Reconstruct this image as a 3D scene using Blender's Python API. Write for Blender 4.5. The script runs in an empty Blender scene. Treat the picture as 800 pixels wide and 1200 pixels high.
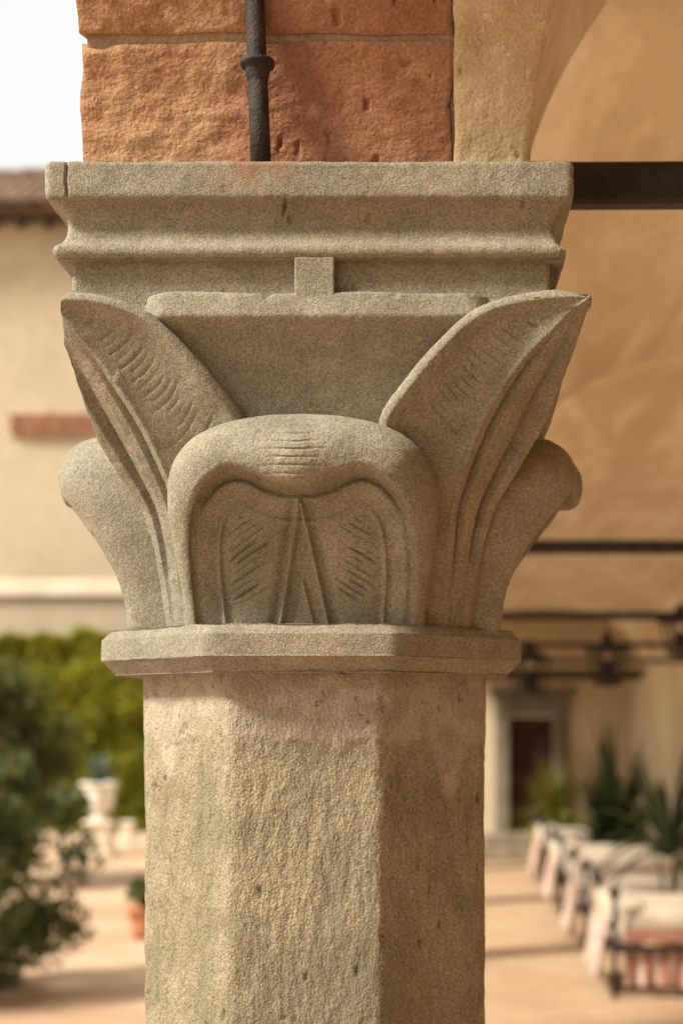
import bpy, math, random
import numpy as np
from mathutils import Vector, Matrix

SC = bpy.context.scene
COL = SC.collection
R = math.radians

# ---------------------------------------------------------------- camera, sky, sun, exposure
EYE = 1.75                      # eye height
FPX, VPX, VPY = 1750.0, 509.0, 840.0     # focal length and principal point in photo pixels
cam_d = bpy.data.cameras.new("camera")
cam = bpy.data.objects.new("camera", cam_d); COL.objects.link(cam)
cam.location = (0, 0, EYE); cam.rotation_euler = (R(90), 0, 0)
cam_d.sensor_fit = 'VERTICAL'; cam_d.sensor_height = 36.0; cam_d.sensor_width = 24.0
cam_d.lens = FPX/1200*36.0
cam_d.shift_x = (400-VPX)/1200; cam_d.shift_y = (VPY-600)/1200
cam_d.clip_start = 0.05; cam_d.clip_end = 3000
cam_d.dof.use_dof = True; cam_d.dof.focus_distance = 1.245; cam_d.dof.aperture_fstop = 4.6
SC.camera = cam

SUN_EL, SUN_AZ = 43.0, 244.0    # azimuth clockwise from +Y: hazy sun from the left, a little behind the camera
world = bpy.data.worlds.new("World"); SC.world = world; world.use_nodes = True
wn = world.node_tree
sky = wn.nodes.new("ShaderNodeTexSky"); sky.sky_type = 'NISHITA'; sky.sun_disc = False
sky.sun_elevation = R(SUN_EL); sky.sun_rotation = R(SUN_AZ)
sky.air_density = 1.0; sky.dust_density = 6.0; sky.ozone_density = 1.0
veil = wn.nodes.new("ShaderNodeMix"); veil.data_type = 'RGBA'; veil.inputs[0].default_value = 0.65   # thin white overcast over the blue
wn.links.new(sky.outputs[0], veil.inputs[6]); veil.inputs[7].default_value = (11.5, 11.2, 10.8, 1)
wn.links.new(veil.outputs[2], wn.nodes['Background'].inputs[0])
wn.nodes['Background'].inputs[1].default_value = 0.052
sun_d = bpy.data.lights.new("sun", 'SUN'); sun_d.energy = 3.0; sun_d.angle = R(12); sun_d.color = (1.0, 0.93, 0.83)
sun = bpy.data.objects.new("sun", sun_d); COL.objects.link(sun)
_e, _a = R(SUN_EL), R(SUN_AZ)
tosun = Vector((math.cos(_e)*math.sin(_a), math.cos(_e)*math.cos(_a), math.sin(_e)))
sun.rotation_euler = tosun.to_track_quat('Z', 'Y').to_euler(); sun.location = (4, -8, 14)
vs = SC.view_settings
vs.view_transform = 'Standard'; vs.look = 'None'; vs.gamma = 1.0; vs.use_curve_mapping = False
vs.exposure = 1.25
vs.use_white_balance = True; vs.white_balance_temperature = 6600; vs.white_balance_tint = 4
SC.cycles.max_bounces = 10; SC.cycles.diffuse_bounces = 7; SC.cycles.use_denoising = True

# ---------------------------------------------------------------- numpy helpers
def _hash(ix, iy, iz, seed):
    h = (ix.astype(np.int64)*374761393 + iy.astype(np.int64)*668265263 + iz.astype(np.int64)*2147483647 + seed*974711) & 0xffffffff
    h = ((h ^ (h >> 13))*1274126177) & 0xffffffff
    h = (h ^ (h >> 16)) & 0xffffffff
    h = (h*2246822519) & 0xffffffff
    h = h ^ (h >> 15)
    return (h & 0xffff)/32767.5 - 1.0
def vnoise(P, scale, seed=0):
    p = np.asarray(P, float)*scale
    i = np.floor(p).astype(np.int64); f = p-i; f = f*f*(3-2*f)
    x, y, z = i[..., 0], i[..., 1], i[..., 2]; fx, fy, fz = f[..., 0], f[..., 1], f[..., 2]
    r = 0
    for dx in (0, 1):
        for dy in (0, 1):
            for dz in (0, 1):
                w = (fx if dx else 1-fx)*(fy if dy else 1-fy)*(fz if dz else 1-fz)
                r = r + w*_hash(x+dx, y+dy, z+dz, seed)
    return r
def fbm(P, scale, octaves=3, seed=0):
    a, t, r = 1.0, 0.0, 0.0
    for k in range(octaves):
        r = r + a*vnoise(P, scale*2.03**k, seed+k*17); t += a; a *= 0.5
    return r/t
def sst(a, b, x):
    t = np.clip((x-a)/(b-a), 0, 1); return t*t*(3-2*t)
def gauss(x, w): return np.exp(-(x/w)**2)
def cr(tab, n):
    """Catmull-Rom through rows of tab, sampled evenly by chord length, n samples"""
    T = np.asarray(tab, float)
    P = np.vstack([2*T[0]-T[1], T, 2*T[-1]-T[-2]])
    out = []
    for i in range(1, len(P)-2):
        t = np.linspace(0, 1, 60, endpoint=(i == len(P)-3))[:, None]
        a, b, c, d = P[i-1], P[i], P[i+1], P[i+2]
        out.append(0.5*((2*b)+(c-a)*t+(2*a-5*b+4*c-d)*t**2+(3*b-3*c+d-a)*t**3))
    F = np.vstack(out)
    L = np.concatenate([[0], np.cumsum(np.linalg.norm(np.diff(F, axis=0), axis=1))])
    s = np.linspace(0, L[-1], n)
    return np.stack([np.interp(s, L, F[:, k]) for k in range(F.shape[1])], 1)
def smooth_fn(tab):
    """1-D smooth function x -> y through the table"""
    F = cr(tab, 400); o = np.argsort(F[:, 0])
    return lambda x: np.interp(x, F[o, 0], F[o, 1])
def sect_normals(P):
    du = np.gradient(P, axis=1); dv = np.gradient(P, axis=0)
    n = np.cross(du, dv); l = np.linalg.norm(n, axis=2, keepdims=True); l[l < 1e-12] = 1
    return n/l

def strokes(phase, along, a0, a1, seed, sharp=4):
    """chisel cuts: one per 2 pi of phase, each with its own depth, start and end along 'along'"""
    idx = np.floor(phase/(2*np.pi)); z_ = np.zeros_like(idx)
    r1, r2, r3 = [_hash(idx, z_, z_, seed+k)*.5+.5 for k in range(3)]
    lo = a0+(a1-a0)*.45*r1; hi = a1-(a1-a0)*.45*r2; w = (a1-a0)*.12
    fr = phase/(2*np.pi)-idx; c = np.clip(1-np.abs(fr-.5)/(.16+.12*r3), 0, 1)
    return sst(0, 1, c)*(.25+.75*r3)*sst(lo-w, lo+w, along)*sst(hi+w, hi-w, along)
def mesh_np(name, V, F, mat, smooth=True, attrs=None):
    """F: (n,3) or (n,4) int array"""
    me = bpy.data.meshes.new(name)
    V = np.ascontiguousarray(V, np.float32).reshape(-1, 3); F = np.ascontiguousarray(F, np.int32)
    k = F.shape[1]
    me.vertices.add(len(V)); me.vertices.foreach_set("co", V.ravel())
    me.loops.add(F.size); me.loops.foreach_set("vertex_index", F.ravel())
    me.polygons.add(len(F)); me.polygons.foreach_set("loop_start", np.arange(0, F.size, k, dtype=np.int32))
    me.polygons.foreach_set("use_smooth", np.full(len(F), smooth))
    if attrs:
        for an, av in attrs.items():
            a = me.attributes.new(an, 'FLOAT', 'POINT'); a.data.foreach_set("value", np.ascontiguousarray(av, np.float32).ravel())
    me.update(calc_edges=True); me.validate()
    if mat: me.materials.append(mat)
    return me
def grid_faces(nv, nu, closed=False, flip=False):
    a = np.arange(nv*nu).reshape(nv, nu)
    b = np.concatenate([a, a[:, :1]], 1) if closed else a
    q = np.stack([b[:-1, :-1], b[:-1, 1:], b[1:, 1:], b[1:, :-1]], -1).reshape(-1, 4)
    return q[:, ::-1] if flip else q
def grid_mesh(name, P, mat, closed=False, flip=False, attrs=None, smooth=True):
    nv, nu = P.shape[:2]
    return mesh_np(name, P, grid_faces(nv, nu, closed, flip), mat, smooth, attrs)
def obj(name, me, parent=None, loc=None, rotz=0.0):
    o = bpy.data.objects.new(name, me); COL.objects.link(o)
    if parent is not None: o.parent = parent
    if loc is not None: o.location = loc
    if rotz: o.rotation_euler = (0, 0, rotz)
    return o
def tag(o, label, cat, group=None):
    o["label"] = label; o["category"] = cat
    if group: o["group"] = group
    return o
def struct(o, kind="structure"): o["kind"] = kind; return o
def thing(name, label, cat, loc=(0, 0, 0), group=None, rotz=0.0):
    return tag(obj(name, None, None, loc, rotz), label, cat, group)
def copy_tree(o, parent=None):
    c = o.copy(); COL.objects.link(c); c.parent = parent
    for ch in [k for k in bpy.data.objects if k.parent == o]: copy_tree(ch, c)
    return c

class MB:
    """collects simple shapes into one mesh"""
    def __init__(s): s.v = []; s.f = []; s.sm = []
    def add(s, V, F, smooth=False):
        b = len(s.v); s.v += [tuple(map(float, p)) for p in V]; s.f += [tuple(i+b for i in q) for q in F]; s.sm += [smooth]*len(F)
        return s
    def box(s, x0, x1, y0, y1, z0, z1, bev=0.0):
        b = min(bev, (x1-x0)/2.01, (y1-y0)/2.01, (z1-z0)/2.01)
        if b <= 0:
            V = [(x, y, z) for z in (z0, z1) for y in (y0, y1) for x in (x0, x1)]
            return s.add(V, [(0, 2, 3, 1), (4, 5, 7, 6), (0, 1, 5, 4), (2, 6, 7, 3), (0, 4, 6, 2), (1, 3, 7, 5)])
        lo, hi = np.array([x0, y0, z0]), np.array([x1, y1, z1]); V = []; idx = {}
        for c in range(8):
            sg = [(c >> k) & 1 for k in range(3)]
            for ax in range(3):      # vertex lying on face 'ax'
                p = [hi[k]-b if sg[k] else lo[k]+b for k in range(3)]; p[ax] = hi[ax] if sg[ax] else lo[ax]
                idx[(c, ax)] = len(V); V.append(p)
        F = []
        def sortq(q):
            P = np.array([V[i] for i in q]); m = P.mean(0); n = m-(lo+hi)/2
            k = np.argmin(np.abs(n)); e = np.zeros(3); e[k] = 1; u = np.cross(n, e); u /= np.linalg.norm(u); w = np.cross(n, u); w /= np.linalg.norm(w)
            an = np.arctan2((P-m)@w, (P-m)@u); return tuple(np.array(q)[np.argsort(an)])
        for ax in range(3):
            for sd in (0, 1): F.append(sortq([idx[(c, ax)] for c in range(8) if ((c >> ax) & 1) == sd]))
        for ax in range(3):
            o1, o2 = [k for k in range(3) if k != ax]
            for s1 in (0, 1):
                for s2 in (0, 1):
                    q = []
                    for c in range(8):
                        if ((c >> o1) & 1) == s1 and ((c >> o2) & 1) == s2: q += [idx[(c, o1)], idx[(c, o2)]]
                    F.append(sortq(q))
        for c in range(8): F.append(sortq([idx[(c, k)] for k in range(3)]))
        return s.add(V, F)
    def lathe(s, prof, n=20, c=(0, 0, 0), smooth=True):
        V = []; m = len(prof)
        for r, z in prof:
            for k in range(n):
                a = 2*math.pi*k/n; V.append((c[0]+r*math.cos(a), c[1]+r*math.sin(a), c[2]+z))
        F = [(i*n+k, i*n+(k+1) % n, (i+1)*n+(k+1) % n, (i+1)*n+k) for i in range(m-1) for k in range(n)]
        return s.add(V, F, smooth)
    def tube(s, pts, rad, n=8, cap=True):
        P = [Vector(p) for p in pts]; rr = rad if isinstance(rad, (list, tuple)) else [rad]*len(P)
        V = []; up = Vector((0, 0, 1))
        for i, p in enumerate(P):
            t = (P[min(i+1, len(P)-1)]-P[max(i-1, 0)]).normalized()
            u = t.cross(up if abs(t.z) < .95 else Vector((1, 0, 0))).normalized(); w = t.cross(u)
            for k in range(n):
                a = 2*math.pi*k/n; V.append(p+(u*math.cos(a)+w*math.sin(a))*rr[i])
        m = len(P)
        F = [(i*n+k, i*n+(k+1) % n, (i+1)*n+(k+1) % n, (i+1)*n+k) for i in range(m-1) for k in range(n)]
        if cap: F += [tuple(range(n))[::-1], tuple((m-1)*n+k for k in range(n))]
        return s.add(V, F, True)
    def mesh(s, name, mat):
        me = bpy.data.meshes.new(name); me.from_pydata(s.v, [], s.f); me.update()
        me.polygons.foreach_set("use_smooth", s.sm)
        if mat: me.materials.append(mat)
        return me
    def build(s, name, mat, parent=None, loc=None, rotz=0.0): return obj(name, s.mesh(name, mat), parent, loc, rotz)

# ---------------------------------------------------------------- materials
class NT:
    def __init__(s, name, rough=0.9, spec=0.2):
        s.m = bpy.data.materials.new(name); s.m.use_nodes = True; s.t = s.m.node_tree
        s.b = s.t.nodes['Principled BSDF']; s.b.inputs['Roughness'].default_value = rough; s.b.inputs['Specular IOR Level'].default_value = spec
        s.pos = s.n('ShaderNodeNewGeometry').outputs['Position']
    def n(s, typ, **kw):
        nd = s.t.nodes.new(typ)
        for k, v in kw.items(): setattr(nd, k, v)
        return nd
    def link(s, a, b): s.t.links.new(a, b)
    def _in(s, sock, v):
        if v is None: return
        if hasattr(v, 'is_linked'): s.link(v, sock)
        elif isinstance(v, (tuple, list)) and len(v) == 3 and sock.type == 'RGBA': sock.default_value = (*v, 1)
        else: sock.default_value = v
    def scaled(s, vec, sc):
        m = s.n('ShaderNodeVectorMath', operation='MULTIPLY'); s._in(m.inputs[0], vec); m.inputs[1].default_value = sc; return m.outputs[0]
    def noise(s, scale, detail=3, rough=0.55, vec=None, dist=0.0):
        nd = s.n('ShaderNodeTexNoise'); nd.inputs['Scale'].default_value = scale; nd.inputs['Detail'].default_value = detail
        nd.inputs['Roughness'].default_value = rough; nd.inputs['Distortion'].default_value = dist
        s.link(vec if vec is not None else s.pos, nd.inputs['Vector']); return nd.outputs['Fac']
    def voro(s, scale, vec=None, feature='F1', out='Distance'):
        nd = s.n('ShaderNodeTexVoronoi', feature=feature); nd.inputs['Scale'].default_value = scale
        s.link(vec if vec is not None else s.pos, nd.inputs['Vector']); return nd.outputs[out]
    def ramp(s, fac, a, b, va=0.0, vb=1.0):
        nd = s.n('ShaderNodeMapRange', interpolation_type='SMOOTHSTEP'); s._in(nd.inputs['Value'], fac)
        nd.inputs['From Min'].default_value = a; nd.inputs['From Max'].default_value = b
        nd.inputs['To Min'].default_value = va; nd.inputs['To Max'].default_value = vb; return nd.outputs[0]
    def mix(s, fac, a, b, mode='MIX'):
        nd = s.n('ShaderNodeMix', data_type='RGBA', blend_type=mode); s._in(nd.inputs[0], fac); s._in(nd.inputs[6], a); s._in(nd.inputs[7], b); return nd.outputs[2]
    def math(s, op, a, b=None):
        nd = s.n('ShaderNodeMath', operation=op); s._in(nd.inputs[0], a); s._in(nd.inputs[1], b); return nd.outputs[0]
    def grey(s, f):
        nd = s.n('ShaderNodeCombineColor'); [s.link(f, nd.inputs[i]) for i in range(3)]; return nd.outputs[0]
    def attr(s, name): nd = s.n('ShaderNodeAttribute'); nd.attribute_name = name; return nd.outputs['Fac']
    def xyz(s, vec=None):
        nd = s.n('ShaderNodeSeparateXYZ'); s.link(vec if vec is not None else s.pos, nd.inputs[0]); return nd.outputs
    def bump(s, h, strength, dist, prev=None):
        nd = s.n('ShaderNodeBump'); nd.inputs['Strength'].default_value = strength; nd.inputs['Distance'].default_value = dist
        s.link(h, nd.inputs['Height'])
        if prev is not None: s.link(prev, nd.inputs['Normal'])
        return nd.outputs[0]
    def done(s, col, nrm=None, rough=None):
        s._in(s.b.inputs['Base Color'], col)
        if nrm is not None: s.link(nrm, s.b.inputs['Normal'])
        if rough is not None: s._in(s.b.inputs['Roughness'], rough)
        return s.m

def mat_stone(name, shaft=False):
    t = NT(name, 0.95, 0.12)
    big = t.noise(7, 4); mid = t.noise(38, 4); fine = t.math('ADD', t.math('MULTIPLY', t.voro(780, None, 'F1', 'Color'), .55), t.math('MULTIPLY', t.noise(480, 2, .6), .45)); speck = t.noise(800, 1)
    col = t.mix(t.ramp(big, .35, .65), (.238, .212, .160), (.292, .261, .199))
    col = t.mix(t.ramp(t.noise(4.3, 3), .52, .72, 0, .55), col, (.285, .222, .145))        # ochre patches
    col = t.mix(t.ramp(t.noise(11, 4, .6), .56, .74, 0, .45), col, (.195, .192, .150))   # grey lichen film
    col = t.mix(1.0, col, t.grey(t.ramp(mid, .3, .7, .88, 1.08)), 'MULTIPLY')
    col = t.mix(1.0, col, t.grey(t.ramp(fine, .15, .85, .64, 1.32)), 'MULTIPLY')
    col = t.mix(t.ramp(speck, .62, .72, 0, .65), col, (.10, .085, .065))
    col = t.mix(t.ramp(t.noise(700, 1), .68, .78, 0, .5), col, (.46, .41, .33))
    px_, py_, pz_ = t.xyz()
    rust = t.math('MULTIPLY', t.math('MULTIPLY', t.ramp(t.math('ABSOLUTE', t.math('ADD', px_, .148)), .012, .055, 1, 0), t.ramp(pz_, EYE+.425, EYE+.452)), t.ramp(t.noise(55, 4), .35, .65, .1, .75))
    col = t.mix(rust, col, (.27, .15, .085))          # rust run from the rod
    if shaft:
        c = t.attr('collar')
        old = t.mix(t.ramp(t.noise(16, 4), .4, .62), (.250, .212, .142), (.315, .268, .180))
        old = t.mix(1.0, old, t.grey(t.ramp(fine, .15, .85, .60, 1.36)), 'MULTIPLY')
        old = t.mix(t.ramp(t.noise(60, 3, .6, t.scaled(t.pos, (1, 1, .3))), .62, .74, 0, .6), old, (.145, .115, .078))
        old = t.mix(t.ramp(t.noise(11, 4, .65, t.scaled(t.pos, (1, 1, .22))), .52, .68, 0, .55), old, (.17, .145, .105))
        coll = t.mix(t.ramp(t.noise(45, 4), .35, .65), (.335, .285, .208), (.43, .37, .282))
        coll = t.mix(t.ramp(t.noise(120, 3), .64, .72, 0, .7), coll, (.16, .13, .095))
        coll = t.mix(1.0, coll, t.grey(t.ramp(fine, .15, .85, .78, 1.16)), 'MULTIPLY')
        old = t.mix(t.math('MULTIPLY', t.attr('pit'), .75), old, (.10, .08, .055))
        col = t.mix(c, old, coll)
        marks = t.noise(230, 3, .7, t.scaled(t.pos, (1, 1, .42)))
        nr = t.bump(marks, 0.95, .0036)
        nr = t.bump(t.noise(520, 2), 0.8, .0018, nr)
    else:
        nr = t.bump(t.noise(60, 3), 0.35, .003)
        nr = t.bump(t.noise(760, 1, .6), 0.6, .0014, nr)
    return t.done(col, nr)
M = {}
M['stone'] = mat_stone('sandstone'); M['shaft'] = mat_stone('old_sandstone', True)

def mat_brick():
    t = NT('fired_brick', 0.95, 0.1); X = t.xyz()[0]
    red = t.mix(t.ramp(t.noise(14, 4), .35, .65), (.275, .128, .075), (.345, .175, .108))
    och = t.mix(t.ramp(t.noise(18, 4), .35, .65), (.315, .165, .088), (.395, .232, .130))
    side = t.math('ADD', t.ramp(X, -.30, -.06, 1.0, 0.0), t.ramp(t.noise(9, 4, .6), .3, .7, -.45, .45))
    col = t.mix(t.ramp(side, .25, .75), red, och)
    col = t.mix(t.ramp(t.noise(30, 4, .65), .58, .72, 0, .55), col, (.46, .31, .19))
    col = t.mix(t.ramp(t.noise(42, 3, .6), .62, .74, 0, .6), col, (.20, .075, .04))
    col = t.mix(1.0, col, t.grey(t.ramp(t.noise(420, 2), .3, .7, .80, 1.16)), 'MULTIPLY')
    nr = t.bump(t.noise(45, 4, .6, t.scaled(t.pos, (1, 1, 1.6))), .55, .006)
    nr = t.bump(t.noise(260, 3, .6), .6, .0022, nr)
    pits = t.ramp(t.voro(120), .0, .22); nr = t.bump(pits, .35, .0022, nr)
    return t.done(col, nr)
M['brick'] = mat_brick()
def mat_plain(name, a, b, scale=12, rough=.9, bump=.4, bd=.003, fine=220, spec=.15, metal=0.0, var=.1):
    t = NT(name, rough, spec); t.b.inputs['Metallic'].default_value = metal
    col = t.mix(t.ramp(t.noise(scale, 4), .35, .65), a, b)
    col = t.mix(1.0, col, t.grey(t.ramp(t.noise(fine, 2), .3, .7, 1-var, 1+var)), 'MULTIPLY')
    nr = t.bump(t.noise(fine, 3, .6), bump, bd) if bump else None
    return t.done(col, nr)
M['mortar'] = mat_plain('lime_mortar', (.27, .18, .115), (.38, .28, .19), 30, bump=.8, bd=.004)
def mat_strip():
    t = NT('springer_plaster', .95, .1)
    col = t.mix(t.ramp(t.noise(26, 4), .35, .65), (.44, .325, .185), (.53, .415, .255))
    col = t.mix(t.ramp(t.noise(60, 4, .65), .60, .70, 0, .8), col, (.58, .49, .36))
    col = t.mix(t.ramp(t.noise(110, 3), .66, .74, 0, .7), col, (.30, .19, .09))
    col = t.mix(1.0, col, t.grey(t.ramp(t.noise(480, 2), .3, .7, .86, 1.12)), 'MULTIPLY')
    nr = t.bump(t.noise(60, 4, .6, t.scaled(t.pos, (1, 1, .5))), .5, .005); nr = t.bump(t.noise(330, 3), .6, .002, nr)
    return t.done(col, nr)
M['strip'] = mat_strip()
def mat_vault():
    t = NT('ochre_vault_plaster', .95, .1)
    st = t.noise(1.6, 4, .6, None, .8); wash_light = t.noise(1.7, 4, .6, t.scaled(t.pos, (1.5, .55, 1.8)), 1.6)
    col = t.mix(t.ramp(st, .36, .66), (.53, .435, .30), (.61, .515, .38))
    col = t.mix(t.ramp(wash_light, .42, .64, 0, .75), col, (.74, .66, .53))  # pale paint streaks plus reflected light bands put into the colour
    col = t.mix(t.ramp(t.noise(7, 5, .65), .58, .75, 0, .4), col, (.47, .36, .23))
    col = t.mix(1.0, col, t.grey(t.ramp(t.noise(60, 3), .3, .7, .94, 1.06)), 'MULTIPLY')
    return t.done(col, t.bump(t.noise(22, 4), .35, .008))
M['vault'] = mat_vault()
M['wall'] = mat_plain('cream_corridor_plaster', (.55, .44, .30), (.64, .54, .39), 1.3, bump=.3, bd=.006, fine=18, var=.05)
M['facade'] = mat_plain('facade_render', (.42, .335, .235), (.50, .405, .29), .45, bump=.3, bd=.01, fine=5, var=.06)
M['ledge'] = mat_plain('pale_ledge', (.66, .56, .42), (.74, .64, .50), 1.2, bump=.2, fine=10)
M['tile'] = mat_plain('roof_tile', (.13, .08, .055), (.25, .16, .11), 3.5, bump=.5, bd=.01, fine=25)
M['redbrick'] = mat_plain('red_facade_brick', (.24, .115, .072), (.33, .165, .105), 5, fine=40)
M['iron'] = mat_plain('black_iron', (.012, .010, .009), (.028, .022, .018), 30, .62, .5, .002, 300, .4)
M['rustiron'] = mat_plain('rusty_iron', (.018, .014, .012), (.05, .032, .022), 60, .7, .8, .002, 420, .35)
M['frame'] = mat_plain('grey_stone_frame', (.17, .145, .105), (.23, .20, .15), 4, fine=60)
M['door'] = mat_plain('dark_red_door', (.045, .012, .010), (.07, .018, .014), 6, .6, .2, .002, 50, .3)
M['step'] = mat_plain('worn_step_stone', (.24, .19, .13), (.32, .26, .19), 5, fine=60)
M['cushion'] = mat_plain('cream_canvas', (.44, .36, .28), (.52, .43, .34), 6, .95, .3, .004, 90, .1, var=.04)
M['white'] = mat_plain('white_stoneware', (.72, .68, .60), (.82, .78, .70), 6, .7, .3, .003, 60)
M['terracotta'] = mat_plain('terracotta_pot', (.40, .17, .09), (.52, .25, .14), 6, .9, .3, .003, 60)
M['bark'] = mat_plain('bark', (.07, .05, .035), (.13, .10, .07), 20, .95, .8, .01, 60)
def mat_stripe():
    t = NT('striped_red_fabric', .95, .1)
    x, y, z = t.xyz()
    w = t.n('ShaderNodeTexWave', wave_type='BANDS', bands_direction='X'); w.inputs['Scale'].default_value = 3.2; w.inputs['Distortion'].default_value = 0.3
    t.link(t.pos, w.inputs['Vector'])
    col = t.mix(t.ramp(w.outputs['Fac'], .35, .6), (.50, .40, .32), (.32, .13, .105))
    return t.done(col, t.bump(t.noise(60, 2), .3, .004))
M['stripe'] = mat_stripe()
M['pink'] = mat_plain('faded_pink_throw', (.42, .25, .20), (.50, .40, .33), 9, .95, .3, .004, 80, .1)
M['redtrim'] = mat_plain('red_trim_fabric', (.30, .13, .10), (.42, .23, .18), 25, .95, .3, .003, 80, .1)
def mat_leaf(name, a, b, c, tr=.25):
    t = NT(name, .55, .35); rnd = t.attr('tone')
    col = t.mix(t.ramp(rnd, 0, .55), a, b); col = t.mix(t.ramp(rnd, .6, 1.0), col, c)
    s = t.n('ShaderNodeBsdfTranslucent'); t.link(col, s.inputs[0]); mx = t.n('ShaderNodeMixShader'); mx.inputs[0].default_value = tr
    out = t.t.nodes['Material Output']; t.link(t.b.outputs[0], mx.inputs[1]); t.link(s.outputs[0], mx.inputs[2]); t.link(mx.outputs[0], out.inputs['Surface'])
    return t.done(col)
M['leaf_hedge'] = mat_leaf('hedge_leaf', (.08, .10, .012), (.23, .24, .02), (.42, .39, .04), .4)
M['leaf_dark'] = mat_leaf('dark_glossy_leaf', (.038, .058, .016), (.085, .108, .028), (.18, .19, .05), .2)
M['leaf_olive'] = mat_leaf('olive_leaf', (.06, .075, .018), (.115, .13, .03), (.20, .20, .045), .25)
M['leaf_palm'] = mat_leaf('palm_leaf', (.02, .038, .013), (.045, .072, .024), (.09, .12, .045), .25)
M['leaf_yellow'] = mat_leaf('yellow_green_leaf', (.09, .10, .015), (.17, .17, .025), (.28, .25, .04), .3)
M['leaf_blue'] = mat_leaf('blue_green_leaf', (.06, .09, .06), (.10, .14, .10), (.16, .20, .15), .2)
def mat_ground():
    t = NT('pinkish_gravel_court', .95, .1)
    col = t.mix(t.ramp(t.noise(.5, 4), .35, .65), (.44, .275, .175), (.54, .38, .26))
    col = t.mix(t.ramp(t.noise(1.7, 4, .6), .55, .7, 0, .7), col, (.60, .46, .33))
    col = t.mix(1.0, col, t.grey(t.ramp(t.noise(60, 3), .3, .7, .85, 1.1)), 'MULTIPLY')
    return t.done(col, t.bump(t.noise(70, 3), .5, .01))
M['ground'] = mat_ground()
def mat_cotto():
    t = NT('worn_cotto_floor', .75, .25)
    br = t.n('ShaderNodeTexBrick'); br.inputs['Scale'].default_value = 1.0; br.inputs['Brick Width'].default_value = .30; br.inputs['Row Height'].default_value = .15
    br.inputs['Mortar Size'].default_value = .004; br.inputs['Color1'].default_value = (.36, .225, .14, 1); br.inputs['Color2'].default_value = (.44, .295, .19, 1); br.inputs['Mortar'].default_value = (.34, .23, .15, 1)
    t.link(t.pos, br.inputs['Vector'])
    col = t.mix(t.ramp(t.noise(1.1, 4), .4, .7, 0, .6), br.outputs['Color'], (.48, .345, .225))
    return t.done(col, t.bump(t.noise(40, 3), .3, .004))
M['cotto'] = mat_cotto()

# ---------------------------------------------------------------- the place: key measures
D, X0 = 1.456, -0.108           # column axis
BAY = 3.10
APO = 0.160                     # shaft apothem
PIER_L, PIER_R = -0.303, 0.082  # arcade wall, courtyard face and corridor face
PIER_H = 0.166                  # half depth of a pier
ZS = EYE+0.461                  # springing (abacus top)
RISE = 0.785
WALL_X, END_Y = 2.42, 18.5
HSX = (WALL_X-PIER_R)/2; CX = (WALL_X+PIER_R)/2
HSY = (BAY-2*PIER_H)/2
NBACK, NFWD = 2, 6              # bays behind and ahead of the near column

# ground and floor
def plane(name, x0, x1, y0, y1, z, mat):
    return obj(name, mesh_np(name, [(x0, y0, z), (x1, y0, z), (x1, y1, z), (x0, y1, z)], [(0, 1, 2, 3)], mat, False))
struct(plane('ground', -400, 400, -400, 400, -0.12, M['ground']))
fl = MB().box(-0.62, WALL_X+.2, D-NBACK*BAY-1, END_Y, -0.118, 0.0, .01).build('corridor_floor', M['cotto']); struct(fl)

# ---------------------------------------------------------------- near column
col_root = thing('stone_column', 'carved sandstone column with leafy capital, large in the foreground', 'column', (X0, D, 0))

def octa_ring(a_fn, zs, per=40, jit=0.0, seed=1, edge=.004):
    """octagonal tube with worn arrises; a_fn(z) apothem"""
    rows = []
    n = 8*per; k = np.arange(n)/per; f = np.floor(k).astype(int); u = k-f
    for z in zs:
        a = a_fn(z); h = a*math.tan(R(22.5)); x = (u*2-1)*h
        ed = np.minimum(u, 1-u)*2*h; cut = edge*np.exp(-ed/edge)*.55
        ang = R(-90)+f*R(45)
        r = a-cut
        rows.append(np.stack([np.cos(ang)*r-np.sin(ang)*x, np.sin(ang)*r+np.cos(ang)*x, np.full(n, z)], 1))
    return np.array(rows)

# shaft
zsh = np.concatenate([np.linspace(.25, 1.25, 40), np.linspace(1.26, EYE+.046, 300)])
P = octa_ring(lambda z: APO-.0015, zsh, 56, edge=.003)
Nn = P.copy(); Nn[..., 2] = 0; Nn /= np.linalg.norm(Nn, axis=2, keepdims=True)
bound = EYE-.020+.016*fbm(P*np.array([1, 1, .3]), 11, 2, 5)+.006*fbm(P, 60, 3, 8)
ang = np.arctan2(P[..., 1], P[..., 0])
bound = bound-.05*gauss(ang-R(-38), .10)-.045*gauss(ang-R(-143), .10)
collar = sst(-.010, .010, P[..., 2]-bound+.008*fbm(P, 120, 2, 44))
rough = .0019*fbm(P*np.array([1, 1, .35]), 130, 3, 2)+.0006*fbm(P, 30, 2, 9)
pit = -.0032*sst(.50, .66, fbm(P*np.array([1, 1, .5]), 110, 2, 21))*sst(-.2, .4, fbm(P, 12, 2, 29))
smoothp = .0016+.0010*fbm(P, 40, 3, 4)-.003*sst(.45, .7, fbm(P, 90, 2, 31))
P = P+Nn*((collar*smoothp+(1-collar)*(rough+pit))*1.0)[..., None]; P[..., 0] -= .004
sh = grid_mesh('shaft', P, M['shaft'], closed=True, attrs={'collar': collar, 'pit': -pit/.0032})
obj('shaft', sh, col_root)
MB().box(-.24, .24, -.24, .24, 0, .14, .015).lathe([(.0, .14), (.235, .14), (.24, .165), (.235, .19), (.20, .205), (.195, .225), (.17, .25), (.16, .26), (0, .26)], 32).build('base', M['stone'], col_root)

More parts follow.
